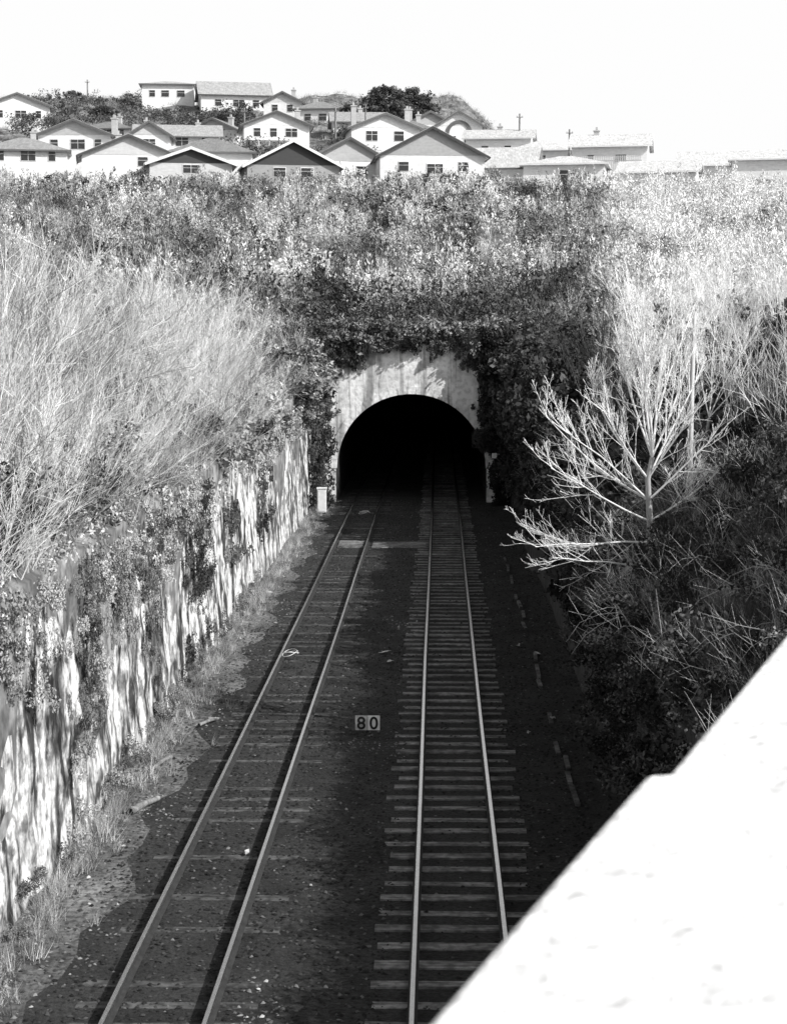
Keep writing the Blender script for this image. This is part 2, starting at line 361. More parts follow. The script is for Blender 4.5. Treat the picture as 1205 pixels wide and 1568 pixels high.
x, y = frus(5500, 76.5, 180, None, None, 1.0); z = height(x, y)
tn = np.clip(hilltone(x, y) * rng.uniform(.7, 1.3, len(x)) + .5 * right_overexposure(x, y), .03, .85)
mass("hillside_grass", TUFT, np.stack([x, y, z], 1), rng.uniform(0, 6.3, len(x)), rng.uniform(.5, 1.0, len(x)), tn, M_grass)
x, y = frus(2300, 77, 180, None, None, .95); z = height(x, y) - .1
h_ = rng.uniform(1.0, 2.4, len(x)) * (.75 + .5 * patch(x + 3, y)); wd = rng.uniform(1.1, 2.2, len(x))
tn = np.clip(hilltone(x + 1.3, y) * rng.choice([.35, .9, 1.25], len(x), p=[.22, .4, .38]) + .5 * right_overexposure(x, y), .03, .85)
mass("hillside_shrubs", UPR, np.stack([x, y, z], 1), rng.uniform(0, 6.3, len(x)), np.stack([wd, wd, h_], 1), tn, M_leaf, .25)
xa, ya = frus(3000, 14, 77, None, -5.75, .8); xb, yb = frus(2400, 14, 77, 3.5, None, .8)
x = np.concatenate([xa, xb]); y = np.concatenate([ya, yb]); z = height(x, y); tn = np.clip((.05 + .45 * patch(x, y, 1.6)) * rng.uniform(.5, 1.4, len(x)) + np.where(x > 0, .4 * sm(6, 10, x), 0), .03, .85)  # right bank grass lightened outward, overexposure put into its tone
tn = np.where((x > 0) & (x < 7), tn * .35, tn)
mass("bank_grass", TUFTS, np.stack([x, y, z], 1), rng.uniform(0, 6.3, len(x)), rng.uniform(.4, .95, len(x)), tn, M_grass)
n = 1700; y = rng.uniform(17, 74, n); x = -5.35 + np.abs(rng.normal(0, .33, n)) * (.2 + 1.3 * patch(y * 2, y)); k = rng.uniform(0, 1, n) < .1 + .9 * patch(y, y * 3); x = x[k]; y = y[k]
mass("trackside_weeds", TUFTS, np.stack([x, y, 0 * x], 1), rng.uniform(0, 6.3, len(x)), rng.uniform(.10, .42, len(x)), rng.uniform(.05, .65, len(x)), M_grass)

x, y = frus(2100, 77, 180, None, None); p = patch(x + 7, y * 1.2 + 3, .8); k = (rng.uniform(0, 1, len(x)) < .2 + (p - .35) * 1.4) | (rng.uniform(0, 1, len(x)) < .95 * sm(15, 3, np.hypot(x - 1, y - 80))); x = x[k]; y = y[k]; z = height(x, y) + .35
tn = np.where(rng.uniform(0, 1, len(x)) < .55, rng.uniform(.025, .09, len(x)), hilltone(x, y) * .8) + .45 * right_overexposure(x, y) * rng.uniform(.2, 1, len(x))
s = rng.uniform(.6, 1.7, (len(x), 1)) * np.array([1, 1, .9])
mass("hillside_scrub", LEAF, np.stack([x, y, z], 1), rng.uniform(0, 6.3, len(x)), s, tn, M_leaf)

# bare thicket on the left bank (crowns level off at a natural height)
n = 320; y = 17 + 60 * rng.uniform(0, 1, n) ** .9; x = -5.9 - np.abs(rng.normal(0, 1, n)) * (.9 + .085 * y); z = height(x, y) - .1
sc_ = rng.uniform(.75, 1.2, n) * (.62 + .6 * np.clip((-5.9 - x) / 4, 0, 1))
cap = np.clip((7.6 + .040 * y + .9 * np.sin(y * .3 + x) + rng.normal(0, .3, n) - z) / 3.2, .28, 1.3); sc_ = np.minimum(sc_, cap); sc_ = np.where(y > 60, sc_ * .7, sc_)
tl = np.stack([rng.normal(.06, .16, n), rng.normal(-.05, .14, n)], 1)
mass("bare_thicket", TWIG, np.stack([x, y, z], 1), rng.uniform(0, 6.3, n), sc_, rng.uniform(.5, .85, n) * rng.choice([.35, 1], n, p=[.22, .78]), M_twig, tilt=tl)
n = 300; y = 17 + 18 * rng.uniform(0, 1, n); x = -6.0 - np.abs(rng.normal(0, 1, n)) * (1 + .05 * y); z = height(x, y) + rng.uniform(0, .5, n)
n2 = 420; y2 = rng.uniform(35, 77, n2); x2 = -6.0 - np.abs(rng.normal(0, 1, n2)) * (1 + .09 * y2); z2 = height(x2, y2) + rng.uniform(0, .7, n2)
tc_ = [.04, .10, .30, .55]
mass("leafy_undergrowth", LEAFN, np.stack([x, y, z], 1), rng.uniform(0, 6.3, n), rng.uniform(.3, .65, n), rng.choice(tc_, n, p=[.35, .25, .22, .18]) * rng.uniform(.7, 1.3, n), M_leaf)
mass("leafy_undergrowth", LEAFS, np.stack([x2, y2, z2], 1), rng.uniform(0, 6.3, n2), rng.uniform(.35, .8, n2), rng.choice(tc_, n2, p=[.33, .25, .25, .17]) * rng.uniform(.7, 1.3, n2), M_leaf)
x, y = frus(170, 78, 170, None, None); z = height(x, y)
n = 90; y2 = rng.uniform(26, 78, n); x2 = 6.0 + np.abs(rng.normal(0, 2.6, n)) * (y2 / 50); z2 = height(x2, y2)
x = np.concatenate([x, x2]); y = np.concatenate([y, y2]); z = np.concatenate([z, z2]); n = len(x)
mass("bare_brush", TWIG2, np.stack([x, y, z], 1), rng.uniform(0, 6.3, n), rng.uniform(.4, .9, n), np.clip(rng.uniform(.4, .8, n) + .2 * (x > 4), 0, .85), M_twig)  # brush on the right lightened for the same painted overexposure

# ivy and scrub spilling over the walls and portal
pos = []; scl = []; tn = []
def clumps(n, xr, yr, zr, s, t, flat=(1, 1, 1)):
    for _ in range(n):
        pos.append((rng.uniform(*xr), rng.uniform(*yr), rng.uniform(*zr))); k = rng.uniform(*s); scl.append((k * flat[0], k * flat[1], k * flat[2])); tn.append(rng.uniform(*t))
clumps(110, (-6.3, -5.6), (17, 40), (3.8, 4.5), (.25, .55), (.06, .6), (.8, 1, 1))
clumps(80, (-5.6, -5.3), (17, 40), (2.9, 4.1), (.18, .4), (.05, .6), (.6, 1, 1.2))
clumps(40, (-5.5, -5.3), (36, 39.8), (.3, 3.8), (.2, .45), (.02, .12), (.35, 1, 1.1))
clumps(20, (-5.5, -5.3), (31, 33), (.8, 3.9), (.18, .36), (.04, .3), (.35, .8, 1.2))
clumps(16, (-5.5, -5.3), (28.5, 30.0), (1.8, 3.9), (.2, .4), (.05, .4), (.35, .8, 1.2))
clumps(24, (-5.45, -5.25), (24.5, 26.8), (1.2, 3.9), (.18, .36), (.04, .4), (.35, 1, 1.2))
clumps(110, (-5.42, -5.2), (18, 50), (.05, .5), (.10, .28), (.05, .4), (.8, 1.2, 1))
mass("ivy", LEAFN, pos, rng.uniform(-.3, .3, len(pos)), scl, tn, M_leaf)
pos = []; scl = []; tn = []
clumps(90, (-6.3, -5.7), (40, 70), (4.0, 4.6), (.3, .6), (.05, .5), (.8, 1, 1))
clumps(22, (-5.6, -5.35), (40, 66), (3.5, 4.1), (.2, .4), (.08, .5), (.5, 1, 1.2))
clumps(12, (-5.45, -5.3), (43, 45), (1.6, 3.9), (.2, .4), (.06, .3), (.35, .8, 1.2))
clumps(10, (-5.45, -5.3), (51, 53), (1.0, 3.9), (.18, .36), (.04, .2), (.35, .8, 1.3))
clumps(60, (-5.35, -4.75), (71, 74.6), (.1, 4.6), (.25, .5), (.03, .10), (.6, 1, 1.1))
clumps(46, (-5.7, -4.85), (74.2, 74.9), (1.5, 7), (.3, .5), (.03, .10), (.8, .6, 1))
clumps(60, (-6.4, -4.8), (66, 75), (4.2, 7.0), (.4, .8), (.04, .35), (1, 1, 1))
clumps(130, (-5.6, 3.2), (74.5, 76.4), (6.9, 8.0), (.35, .7), (.05, .28), (1, .8, .9))
clumps(30, (-5.0, -3.2), (74.6, 74.95), (6.1, 7.0), (.2, .42), (.04, .12), (1, .5, 1.1))
clumps(60, (-3.0, 2.0), (74.55, 74.9), (6.75, 7.2), (.2, .34), (.03, .18), (1, .5, 1.0))
clumps(14, (.7, 1.8), (74.6, 74.85), (6.0, 6.9), (.18, .32), (.03, .12), (1, .5, 1.3))
clumps(6, (-.6, .1), (74.7, 74.95), (6.3, 6.8), (.15, .28), (.04, .12), (1, .4, 1.3))
clumps(150, (1.8, 3.3), (73.9, 74.95), (2.4, 7.6), (.35, .6), (.02, .06), (.8, .6, 1))
clumps(90, (2.3, 3.2), (73.4, 74.9), (.0, 3.2), (.25, .42), (.012, .035), (.6, .6, 1))
clumps(150, (2.8, 4.6), (58, 75), (3.0, 6.6), (.4, .8), (.02, .08), (1, 1, 1.2))
mass("ivy", LEAFS, pos, rng.uniform(0, 6.3, len(pos)), scl, tn, M_leaf)
pos = []; scl = []; tn = []
clumps(260, (2.95, 3.7), (36, 75), (1.2, 4.0), (.3, .65), (.02, .07), (.6, 1, 1))
for _ in range(420):
    yy_ = rng.uniform(34, 78); xx_ = 3.5 + abs(rng.normal(0, 2.6)); pos.append((xx_, yy_, float(height(xx_, yy_)) + rng.uniform(0, .6))); k = rng.uniform(.4, .85); scl.append((k, k, k * .9)); tn.append(rng.uniform(.02, .10) + .5 * float(sm(6.0, 9.5, xx_)) * rng.uniform(0, 1))  # leaves paler further right, overexposure put into their tone
mass("bramble_bush", LEAFS, pos, rng.uniform(0, 6.3, len(pos)), scl, tn, M_leaf)
pos = []; scl = []; tn = []
for _ in range(460):
    yy_ = rng.uniform(14, 36); q = rng.uniform(0, 1)
    if q < .45: xx_ = rng.uniform(2.85, 3.4); zz_ = rng.uniform(.7, 3.6)
    else: xx_ = 3.4 + rng.uniform(0, 3.5); zz_ = float(height(xx_, yy_)) + rng.uniform(0, .5)
    pos.append((xx_, yy_, zz_)); k = rng.uniform(.22, .5); scl.append((k, k, k)); tn.append(rng.choice([.025, .06, .14, .3], p=[.35, .3, .25, .1]))
mass("bramble_bush", LEAFN, pos, rng.uniform(0, 6.3, len(pos)), scl, tn, M_leaf)
n = 260; y = rng.uniform(16, 60, n); x = rng.uniform(3.3, 5.8, n); z = height(np.maximum(x, 3.4), y) - rng.uniform(0, .5, n)
mass("bramble_canes", CANE, np.stack([x, y, z], 1), rng.uniform(0, 6.3, n), rng.uniform(.35, .8, n), rng.uniform(.4, .85, n), M_twig, tilt=np.stack([rng.normal(-.25, .2, n), rng.normal(-.1, .2, n)], 1))

# ------------------------------------------------------------------ the bare trees on the right bank
def branch(parts, p, d, L, r, lev):
    n = 5; P = [p]; q = p.copy(); dd = d.copy()
    for i in range(n - 1):
        dd = dd + rng.normal(0, .09, 3); dd[2] += .03; dd /= np.linalg.norm(dd); q = q + dd * L / (n - 1); P.append(q.copy())
    P = np.array(P); parts.append(tube(P, np.maximum(r * np.linspace(1, .3, n), .003), 5 if r > .02 else 3))
    if lev >= 4 or L < .1: return
    k = {0: 4, 1: 10, 2: 6, 3: 3}[lev]
    for i in range(k):
        u = rng.uniform(.12, 1); t = u * (n - 1.001); a = int(t); f = t - a; s = P[a] * (1 - f) + P[a + 1] * f
        nd = dd + rng.normal(0, .42, 3); nd[2] += .25; nd /= np.linalg.norm(nd)
        branch(parts, s, nd, L * rng.uniform(.3, .6) * (1.15 - .6 * u), r * rng.uniform(.35, .5), lev + 1)
def bare_tree(name, base, top, limbs, r, tone=.82):
    P = empty(name, (0, 0, 0)); base = np.array(base, float); top = np.array(top, float)
    t = np.linspace(0, 1, 7)[:, None]; tp = base + (top - base) * t + np.sin(t * 5) * np.array([.06, .03, 0]); tp[-1] = top
    v, f = tube(tp, r * np.linspace(1.3, .7, 7), 8); npmesh("trunk", v, f, M_twig, np.full(len(v), .42 if tone > .3 else tone), P, True)
    parts = []
    for (tgt, frac) in limbs:
        s = tp[min(int(frac * 6), 6)]; d = np.array(tgt, float) - s; L = np.linalg.norm(d) * .9; d /= np.linalg.norm(d)
        branch(parts, s, d, L, r * .36, 1)
    v, f = cat(parts); npmesh("limbs", v, f, M_twig, np.full(len(v), tone), P)
b0 = sight(985, 895, 30); t0 = sight(998, 700, 29.6)
L_ = [(sight(900, 620, 29), .9), (sight(830, 600, 29.2), .8), (sight(905, 500, 30), 1), (sight(935, 440, 30.4), 1), (sight(985, 425, 30.6), 1), (sight(1030, 435, 31), 1), (sight(1070, 480, 30.4), 1), (sight(1130, 540, 29.8), .9), (sight(1090, 590, 29), .9),
      (sight(800, 640, 28.9), .7), (sight(815, 700, 28.8), .6), (sight(800, 790, 28.8), .4), (sight(815, 855, 28.6), .2), (sight(960, 520, 31.2), 1), (sight(1015, 520, 29.4), 1), (sight(1130, 650, 29.4), .7), (sight(870, 560, 30.4), .9), (sight(960, 460, 29.6), 1), (sight(1010, 450, 30), 1), (sight(1140, 720, 29.2), .5)]
bare_tree("bare_tree", b0, t0, L_, .06)
b1 = sight(1075, 800, 36); t1 = sight(1085, 640, 36)
bare_tree("bare_tree", b1 - np.array([0, 0, .8]), t1, [(sight(1050, 470, 36), 1), (sight(1130, 460, 36.5), 1), (sight(1180, 540, 36), 1), (sight(1000, 580, 35.5), .9), (sight(1150, 640, 36), .7), (sight(1090, 460, 36), 1), (sight(1030, 520, 35), .9)], .05)
b1 = sight(930, 860, 46); t1 = sight(925, 640, 46)
bare_tree("bare_tree", b1, t1, [(sight(880, 420, 46), 1), (sight(920, 410, 46.5), 1), (sight(970, 420, 46), 1), (sight(840, 500, 45.5), .9), (sight(990, 540, 46), .7), (sight(900, 470, 45), 1)], .07, .07)
pb = sight(1056, 742, 34); pt = sight(1058, 478, 34)
P = empty("wooden_pole", pb); H = pt[2] - pb[2]
v, f = tube(np.array([[0, 0, -1.2], [0, 0, H * .5], [.02, 0, H]]), [.055, .05, .04], 8); npmesh("shaft", v, f, M_pole, None, P)
v, f = box(-.3, .3, -.03, .03, H - .3, H - .24); mkobj("crossarm", v, f, M_pole, P)

# ------------------------------------------------------------------ bridge parapet (photographer's bridge)
ZC = 7.15
E = [onplane(786, 1412, ZC), onplane(985, 1187, ZC), onplane(1020, 1185, ZC), onplane(1145, 1038, ZC)]
d0 = (E[1] - E[0]) / np.linalg.norm(E[1] - E[0]); d1 = (E[3] - E[2]) / np.linalg.norm(E[3] - E[2])
E = [E[0] - d0 * 3.5] + E + [E[3] + d1 * 4]
nrm = np.array([d0[1], -d0[0], 0])
P = empty("bridge_parapet")
def strip(off0, off1, z0, z1):
    V = []; F = []
    for e in E:
        a = e + nrm * off0; b_ = e + nrm * off1
        V += [(a[0], a[1], z1), (b_[0], b_[1], z1), (b_[0], b_[1], z0), (a[0], a[1], z0)]
    for i in range(len(E) - 1):
        for k in range(4): F.append((4 * i + k, 4 * i + (k + 1) % 4, 4 * i + 4 + (k + 1) % 4, 4 * i + 4 + k))
    m = 4 * (len(E) - 1); F += [(0, 3, 2, 1), (m, m + 1, m + 2, m + 3)]; return V, F
v, f = strip(0, .5, ZC - .16, ZC); o = mkobj("coping", v, f, M_parapet, P)
bv = o.modifiers.new("b", 'BEVEL'); bv.width = .012; bv.segments = 3
v, f = strip(.05, .45, ZC - 1.7, ZC - .162); mkobj("parapet_wall", v, f, M_white, P)
v, f = strip(.452, 5.5, ZC - 1.5, ZC - 1.1); mkobj("deck", v, f, M_asph, P)

# ------------------------------------------------------------------ trackside items
sp = onplane(563, 1122, 0); S = empty("speed_sign", sp)
v, f = join([box(-.03, .03, -.02, .02, -.1, .3), box(-.2, .2, .0, .02, .12, .16)]); mkobj("post", v, f, M_black, S)
v, f = box(-.235, -.004, -.04, -.015, .06, .34); mkobj("grey_plate", v, f, M_greypaint, S)
v, f = box(.004, .235, -.04, -.015, .06, .34); mkobj("white_plate", v, f, M_white, S)
for ch, xo in (("8", -.12), ("0", .12)):
    c = bpy.data.curves.new("digit_" + ch, 'FONT'); c.body = ch; c.size = .34; c.extrude = .003; c.offset = .006; c.align_x = 'CENTER'; c.materials.append(M_black)
    o = bpy.data.objects.new("digit_" + ch, c); sc.collection.objects.link(o); o.parent = S; o.location = (xo, -.046, .085); o.rotation_euler = (R(90), 0, 0)
C = empty("lineside_cabinet", (-4.85, 70.2, 0))
v, f = box(-.18, .18, -.15, .15, .08, 1.05); o = mkobj("body", v, f, M_white, C)
v, f = box(-.21, .21, -.18, .18, 1.052, 1.1); mkobj("lid", v, f, M_white, C)
v, f = box(-.15, .15, -.165, -.152, .12, 1.0); mkobj("door", v, f, M_white, C)
v, f = join([box(-.15, -.1, -.12, .12, -.02, .078), box(.1, .15, -.12, .12, -.02, .078)]); mkobj("feet", v, f, M_black, C)
prt = []; y = 24.0
while y < 62:
    L = rng.uniform(.6, 1.6)
    if rng.uniform() < .6:
        v, f = box(0, .08, y, y + L, -.05, .05 + rng.uniform(-.02, .02)); a = rng.uniform(-.04, .04); xx_ = 2.2 + rng.uniform(-.05, .05); v = [(xx_ + q[0] + (q[1] - y) * a, q[1], q[2]) for q in v]; prt.append((v, f))
    y += L + rng.uniform(.02, .9)
v, f = join(prt); mkobj("drain_kerb", v, f, surf("kerb_concrete", .03, .28, 1.2, fine=(6, .4)))
for (a, b_, r) in (((200, 1243), (243, 1222), .06), ((262, 1158), (230, 1180), .04), ((305, 1110), (335, 1100), .035)):
    p, q = onplane(*a, .06), onplane(*b_, .06); v, f = tube(np.array([p, (p + q) / 2 + [0, 0, .02], q]), [r, r * .9, r * .7], 7); npmesh("fallen_log", v, f, M_timber)
for (px, py, rr_) in ((445, 1010, .17), (558, 790, .2)):
    c0 = onplane(px, py, .06); t = np.linspace(0, 4 * math.pi, 40)
    pts = np.stack([c0[0] + rr_ * np.cos(t) * (1 + .15 * np.sin(t * .7)), c0[1] + .3 * np.sin(t) + t * .02, .2 + .05 * np.sin(t * 1.3)], 1)
    v, f = tube(pts, np.full(40, .009), 4); npmesh("cable_coil", v, f, M_pole)
prt = []
for (px, py, s) in ((328, 1103, .14), (375, 1308, .1), (795, 990, .14), (823, 1002, .1), (478, 1360, .05), (410, 908, .2), (590, 1000, .2), (600, 1015, .16), (845, 1102, .12), (180, 1388, .08), (650, 770, .15), (810, 1125, .06)):
    c0 = onplane(px, py, .03); k = 7; an = np.sort(rng.uniform(0, 6.28, k)); rr_ = s * rng.uniform(.3, 1.0, k)
    v = [(c0[0] + rr_[i] * math.cos(an[i]), c0[1] + rr_[i] * 1.4 * math.sin(an[i]), .04 + rng.uniform(0, .06)) for i in range(k)] + [(c0[0], c0[1], .09)]
    prt.append((v, [(i, (i + 1) % k, k) for i in range(k)]))
v, f = join(prt); mkobj("scattered_litter", v, f, surf("pale_litter", .2, .6, 8))
prt = []
for i in range(6):
    v, f = box(-2.35, -.45, 59.3 + i * .27, 59.52 + i * .27, -.02, .03 + rng.uniform(-.01, .01)); prt.append((v, f))
    v, f = box(-3.55, -2.65, 59.3 + i * .27, 59.52 + i * .27, -.02, .06 + rng.uniform(-.01, .01)); prt.append((v, f))
v, f = join(prt); mkobj("crossing_boards", v, f, M_sleeper)

# ------------------------------------------------------------------ houses
WM = {}
def wmat(t):
    if t not in WM: WM[t] = surf("weatherboard_%d" % int(t * 100), t * .85, t, 1.2, stretch=(1, 1, 6), fine=(3, .92), rough=.7)
    return WM[t]
RM = {}
def rmat(t):
    if t not in RM: RM[t] = surf("iron_roof_%d" % int(t * 100), t * .6, t, 1.5, stretch=(5, 1, 1), fine=(2, .8), rough=.6)
    return RM[t]
def house(px, pyb, Y, w_, d_, wh, rh, kind='gable', wt=.78, rt=.6, gt=None, wins=(), chim=(), rz=0.0, trim=.12, ver=False):
    base = sight(px, pyb, Y); Hs = empty("weatherboard_house", base, rz); rot = kind == 'side'
    a, l = (d_, w_) if rot else (w_, d_)
    T = (lambda v: [(-q[1], q[0], q[2]) for q in v]) if rot else (lambda v: v)
    h = a / 2; oy = -l / 2; fd = -6
    if kind == 'hip':
        v, f = box(-h, h, -l / 2, l / 2, fd, wh); mkobj("walls", v, f, wmat(wt), Hs)
        e = .45; r = max(a / 2 - l / 2, .6)
        v = [(-h - e, -l / 2 - e, wh), (h + e, -l / 2 - e, wh), (h + e, l / 2 + e, wh), (-h - e, l / 2 + e, wh), (-r, 0, wh + rh), (r, 0, wh + rh)]
        v2 = [(q[0], q[1], q[2] - .14) for q in v[:4]]
        f = [(0, 1, 5, 4), (1, 2, 5), (2, 3, 4, 5), (3, 0, 4), (0, 6, 7, 1), (1, 7, 8, 2), (2, 8, 9, 3), (3, 9, 6, 0), (6, 9, 8, 7)]
        mkobj("roof", v + v2, f, rmat(rt), Hs)
        v, f = join([box(-h - e - .03, h + e + .03, -l / 2 - e - .08, -l / 2 - e - .02, wh - .16, wh + .02)]); mkobj("gutter", v, f, wmat(trim), Hs)
    else:
        v = []
        for y in (-l / 2, l / 2): v += [(-h, y, fd), (h, y, fd), (h, y, wh), (0, y, wh + rh), (-h, y, wh)]
        f = [(0, 1, 2, 3, 4), (9, 8, 7, 6, 5), (0, 5, 6, 1), (1, 6, 7, 2), (4, 9, 5, 0)]
        mkobj("walls", T(v), f, wmat(wt), Hs)
        if gt is not None and not rot:
            v = [(-h * .96, oy - .03, wh), (h * .96, oy - .03, wh), (0, oy - .03, wh + rh * .96)]; mkobj("gable_cladding", v, [(0, 1, 2)], wmat(gt), Hs)
        e = .5; sl_ = rh / h; prt = []; tr = []
        for s in (-1, 1):
            xo = s * (h + e); zo = wh - sl_ * e; y0_, y1_ = -l / 2 - e, l / 2 + e
            v = [(0, y0_, wh + rh + .03), (xo, y0_, zo + .03), (xo, y1_, zo + .03), (0, y1_, wh + rh + .03)]
            v += [(q[0], q[1], q[2] + .13) for q in v]
            prt.append((v, [(0, 1, 2, 3), (7, 6, 5, 4), (0, 4, 5, 1), (1, 5, 6, 2), (2, 6, 7, 3)]))
            v = [(0, y0_ - .04, wh + rh - .15), (xo, y0_ - .04, zo - .15), (xo, y0_ - .04, zo + .12), (0, y0_ - .04, wh + rh + .12)]
            tr.append((v, [(0, 1, 2, 3)]))
            v, f = box(min(xo, xo + s * .09), max(xo, xo + s * .09), y0_, y1_, zo - .05, zo + .1); tr.append((v, f))
        v, f = join(prt); mkobj("roof", T(v), f, rmat(rt), Hs)
        v, f = join(tr); mkobj("barge_boards", T(v), f, wmat(trim), Hs)
    fy = -(l if not rot else a) / 2
    fr = []; gl = []
    for (u, z, ww, hh) in wins:
        xc = u * w_ / 2
        fr += [box(xc - ww / 2 - .07, xc + ww / 2 + .07, fy - .05, fy - .002, z - .07, z + hh + .07)]
        k = max(1, int(round(ww / .8))); pw_ = (ww - .07 * (k - 1)) / k
        for i in range(k):
            xa_ = xc - ww / 2 + i * (pw_ + .07)
            gl += [box(xa_, xa_ + pw_, fy - .075, fy - .052, z, z + hh * .62), box(xa_, xa_ + pw_, fy - .075, fy - .052, z + hh * .68, z + hh)]
    if fr:
        v, f = join(fr); mkobj("window_frames", v, f, wmat(.8), Hs); v, f = join(gl); mkobj("window_glass", v, f, M_glass, Hs)
    for (u, hc) in chim:
        xc = u * w_ / 2; zt_ = wh + rh + hc
        v, f = join([box(xc - .3, xc + .3, -.3, .3, wh * .5, zt_), box(xc - .38, xc + .38, -.38, .38, zt_ + .002, zt_ + .14), box(xc - .12, xc + .12, -.12, .12, zt_ + .142, zt_ + .5)])
        mkobj("chimney", v, f, wmat(.45), Hs)
    if ver:
        prt = [box(-w_ * .45, w_ * .2, fy - 1.4, fy - .1, wh * .5 - .1, wh * .5)]
        for k in range(5):
            xx_ = -w_ * .44 + k * w_ * .155; prt.append(box(xx_, xx_ + .1, fy - 1.38, fy - 1.28, -2, wh * .5 - .102))
        v, f = join(prt); mkobj("verandah", v, f, wmat(.8), Hs)
    return Hs
W1 = [(-.55, .9, .8, 1.0), (.1, .9, 1.5, 1.0), (.65, .9, .7, 1.0)]
house(128, 247, 192, 8, 9, 2.4, 1.6, 'gable', .84, .6, .5, W1, [(.9, .6)])
house(197, 268, 182, 9.6, 8, 1.7, 2.0, 'gable', .84, .7, .6, [(.3, .6, 1, .9)], [(-.2, .4)], .2, .06)
house(290, 276, 180, 8.4, 8, 1.4, 1.5, 'gable', .6, .7, .06, [(0, .4, 1.6, .8)], (), .2, .8)
house(325, 264, 190, 9, 8, 1.8, 1.9, 'hip', .8, .3, None, W1[:1], (), .1)
house(442, 284, 180, 9.4, 9, 1.7, 2.4, 'gable', .35, .6, .05, [(-.3, .5, 1.2, .9), (.3, .5, 1.2, .9)], (), .2, .84)
house(520, 280, 188, 9, 9, 1.9, 2.4, 'gable', .8, .3, .4, [(.3, .5, 1.2, .9)], (), .3, .06)
house(655, 286, 183, 10.8, 10, 2.8, 2.8, 'gable', .8, .7, .42, [(-.55, 1.2, 1.0, .9), (.05, 1.0, 1.6, .9), (.6, 1.2, 1.0, .9)], (), .1, .05)
house(752, 289, 190, 10, 8, 2.0, 2.3, 'side', .82, .7, None, [(.2, .6, 1, .9)], (), -.15, .1)
house(422, 244, 215, 8, 7, 3.8, 1.6, 'gable', .84, .5, .75, [(-.6, 2.4, .8, 1), (-.1, 2.4, .8, 1), (.45, 2.4, 1.4, 1), (.4, .5, 1.6, 1.1)], [(.7, .5)], .15, .08, True)
house(273, 240, 212, 10, 8, 2.1, 1.6, 'side', .84, .5, None, W1, [(-.75, .5), (.5, .3)], .15)
house(232, 238, 206, 4.8, 6, 2.1, 1.5, 'gable', .84, .4, .6, [(0, .6, 1.4, 1)], (), .1)
house(172, 226, 222, 7, 7, 2.0, 1.3, 'hip', .8, .3, None, W1, [(.3, .5)], -.1)
house(340, 228, 226, 6.5, 7, 2.0, 1.5, 'gable', .84, .35, .5, W1[:2], [(.4, .4)], -.2)
house(260, 170, 285, 8.4, 8, 3.8, 1.0, 'hip', .84, .6, None, [(-.6, 1.8, .9, 1), (-.1, 1.8, 1.2, 1), (.5, 1.8, 1.2, 1)], (), .1)
house(358, 176, 281, 11, 8, 2.8, 2.3, 'side', .82, .5, None, [(-.5, .9, 1.0, 1), (.1, .9, 1.8, 1), (.6, .9, 1.0, 1)], (), .2, .05)
house(436, 204, 258, 5.6, 6, 4.2, 1.4, 'gable', .84, .35, .7, [(-.4, 2.8, .8, 1), (.4, 2.8, .8, 1), (0, .7, 1.8, 1.1)], [(.5, .6)], 0)
house(490, 208, 252, 6.2, 6, 3.5, 1.4, 'hip', .84, .35, None, [(-.4, 1.8, .9, 1), (.3, 1.8, 1.1, 1)], [(-.2, .5)], -.1)
house(548, 222, 238, 7, 7, 2.8, 1.5, 'side', .84, .45, None, W1[:2], [(.1, .5)], .1)
house(585, 244, 206, 8, 7, 3.3, 1.6, 'gable', .84, .5, .8, [(-.4, 1.8, 1.3, 1.1), (.4, 1.8, 1.1, 1.1)], [(-.85, 1.2), (.75, .9)], .15)
house(655, 222, 230, 6, 7, 2.3, 1.6, 'gable', .8, .3, .5, [(0, 1, 1.6, 1)], [(-.8, .6)], .1)
house(625, 232, 216, 5, 7, 2.4, 1.4, 'hip', .8, .3, None, [(0, 1, 1.6, 1)], [(.5, .6)], .1)
hk = house(702, 232, 226, 6, 7, 2.9, 1.8, 'gable', .84, .5, .8, [(-.3, .6, 1, 1), (.4, .6, 1, 1)], (), 0)
prt = []
for i in range(14):
    a0, a1 = math.pi * i / 14, math.pi * (i + 1) / 14
    prt.append(([(r_ * math.cos(a), -3.62, 1.9 + r_ * math.sin(a)) for r_, a in ((1.25, a0), (1.7, a0), (1.7, a1), (1.25, a1))], [(0, 1, 2, 3)]))
v, f = join(prt); mkobj("arched_trim", v, f, wmat(.12), hk)
house(765, 249, 216, 8, 7, 2.7, 1.2, 'side', .84, .75, None, [(-.4, .8, .8, .9), (.3, .8, .8, .9)], [(0, .4)], -.1, .6)
house(830, 264, 212, 7, 7, 2.4, 1.4, 'hip', .85, .82, None, [(0, .8, 1.0, .9)], (), -.1, .75)
house(935, 266, 200, 8.5, 7, 2.9, 1.4, 'side', .85, .84, None, [(-.5, 1, .7, .8), (.3, 1, 1.2, .8)], [(-.4, .5)], -.15, .8)
house(866, 297, 186, 8.5, 7, 2.9, 1.1, 'hip', .85, .84, None, [(0, 1.0, 1.0, 1.2), (.6, 1.0, .6, .9)], (), -.15, .8)
house(1010, 297, 188, 8, 8, 2.1, 1.3, 'side', .85, .84, None, [(.5, .8, .8, .6)], (), -.2, .82)
house(1100, 290, 205, 9, 8, 2.6, 1.7, 'side', .85, .84, .85, (), (), -.2, .82)
house(1185, 285, 190, 9, 8, 2.6, 1.4, 'hip', .85, .84, None, (), (), -.2, .82)
house(40, 264, 186, 9, 8, 2.0, 1.7, 'hip', .82, .4, None, W1, [(.2, .5)], .2)
house(30, 195, 250, 9, 8, 2.6, 1.7, 'gable', .82, .5, None, W1, (), .2)

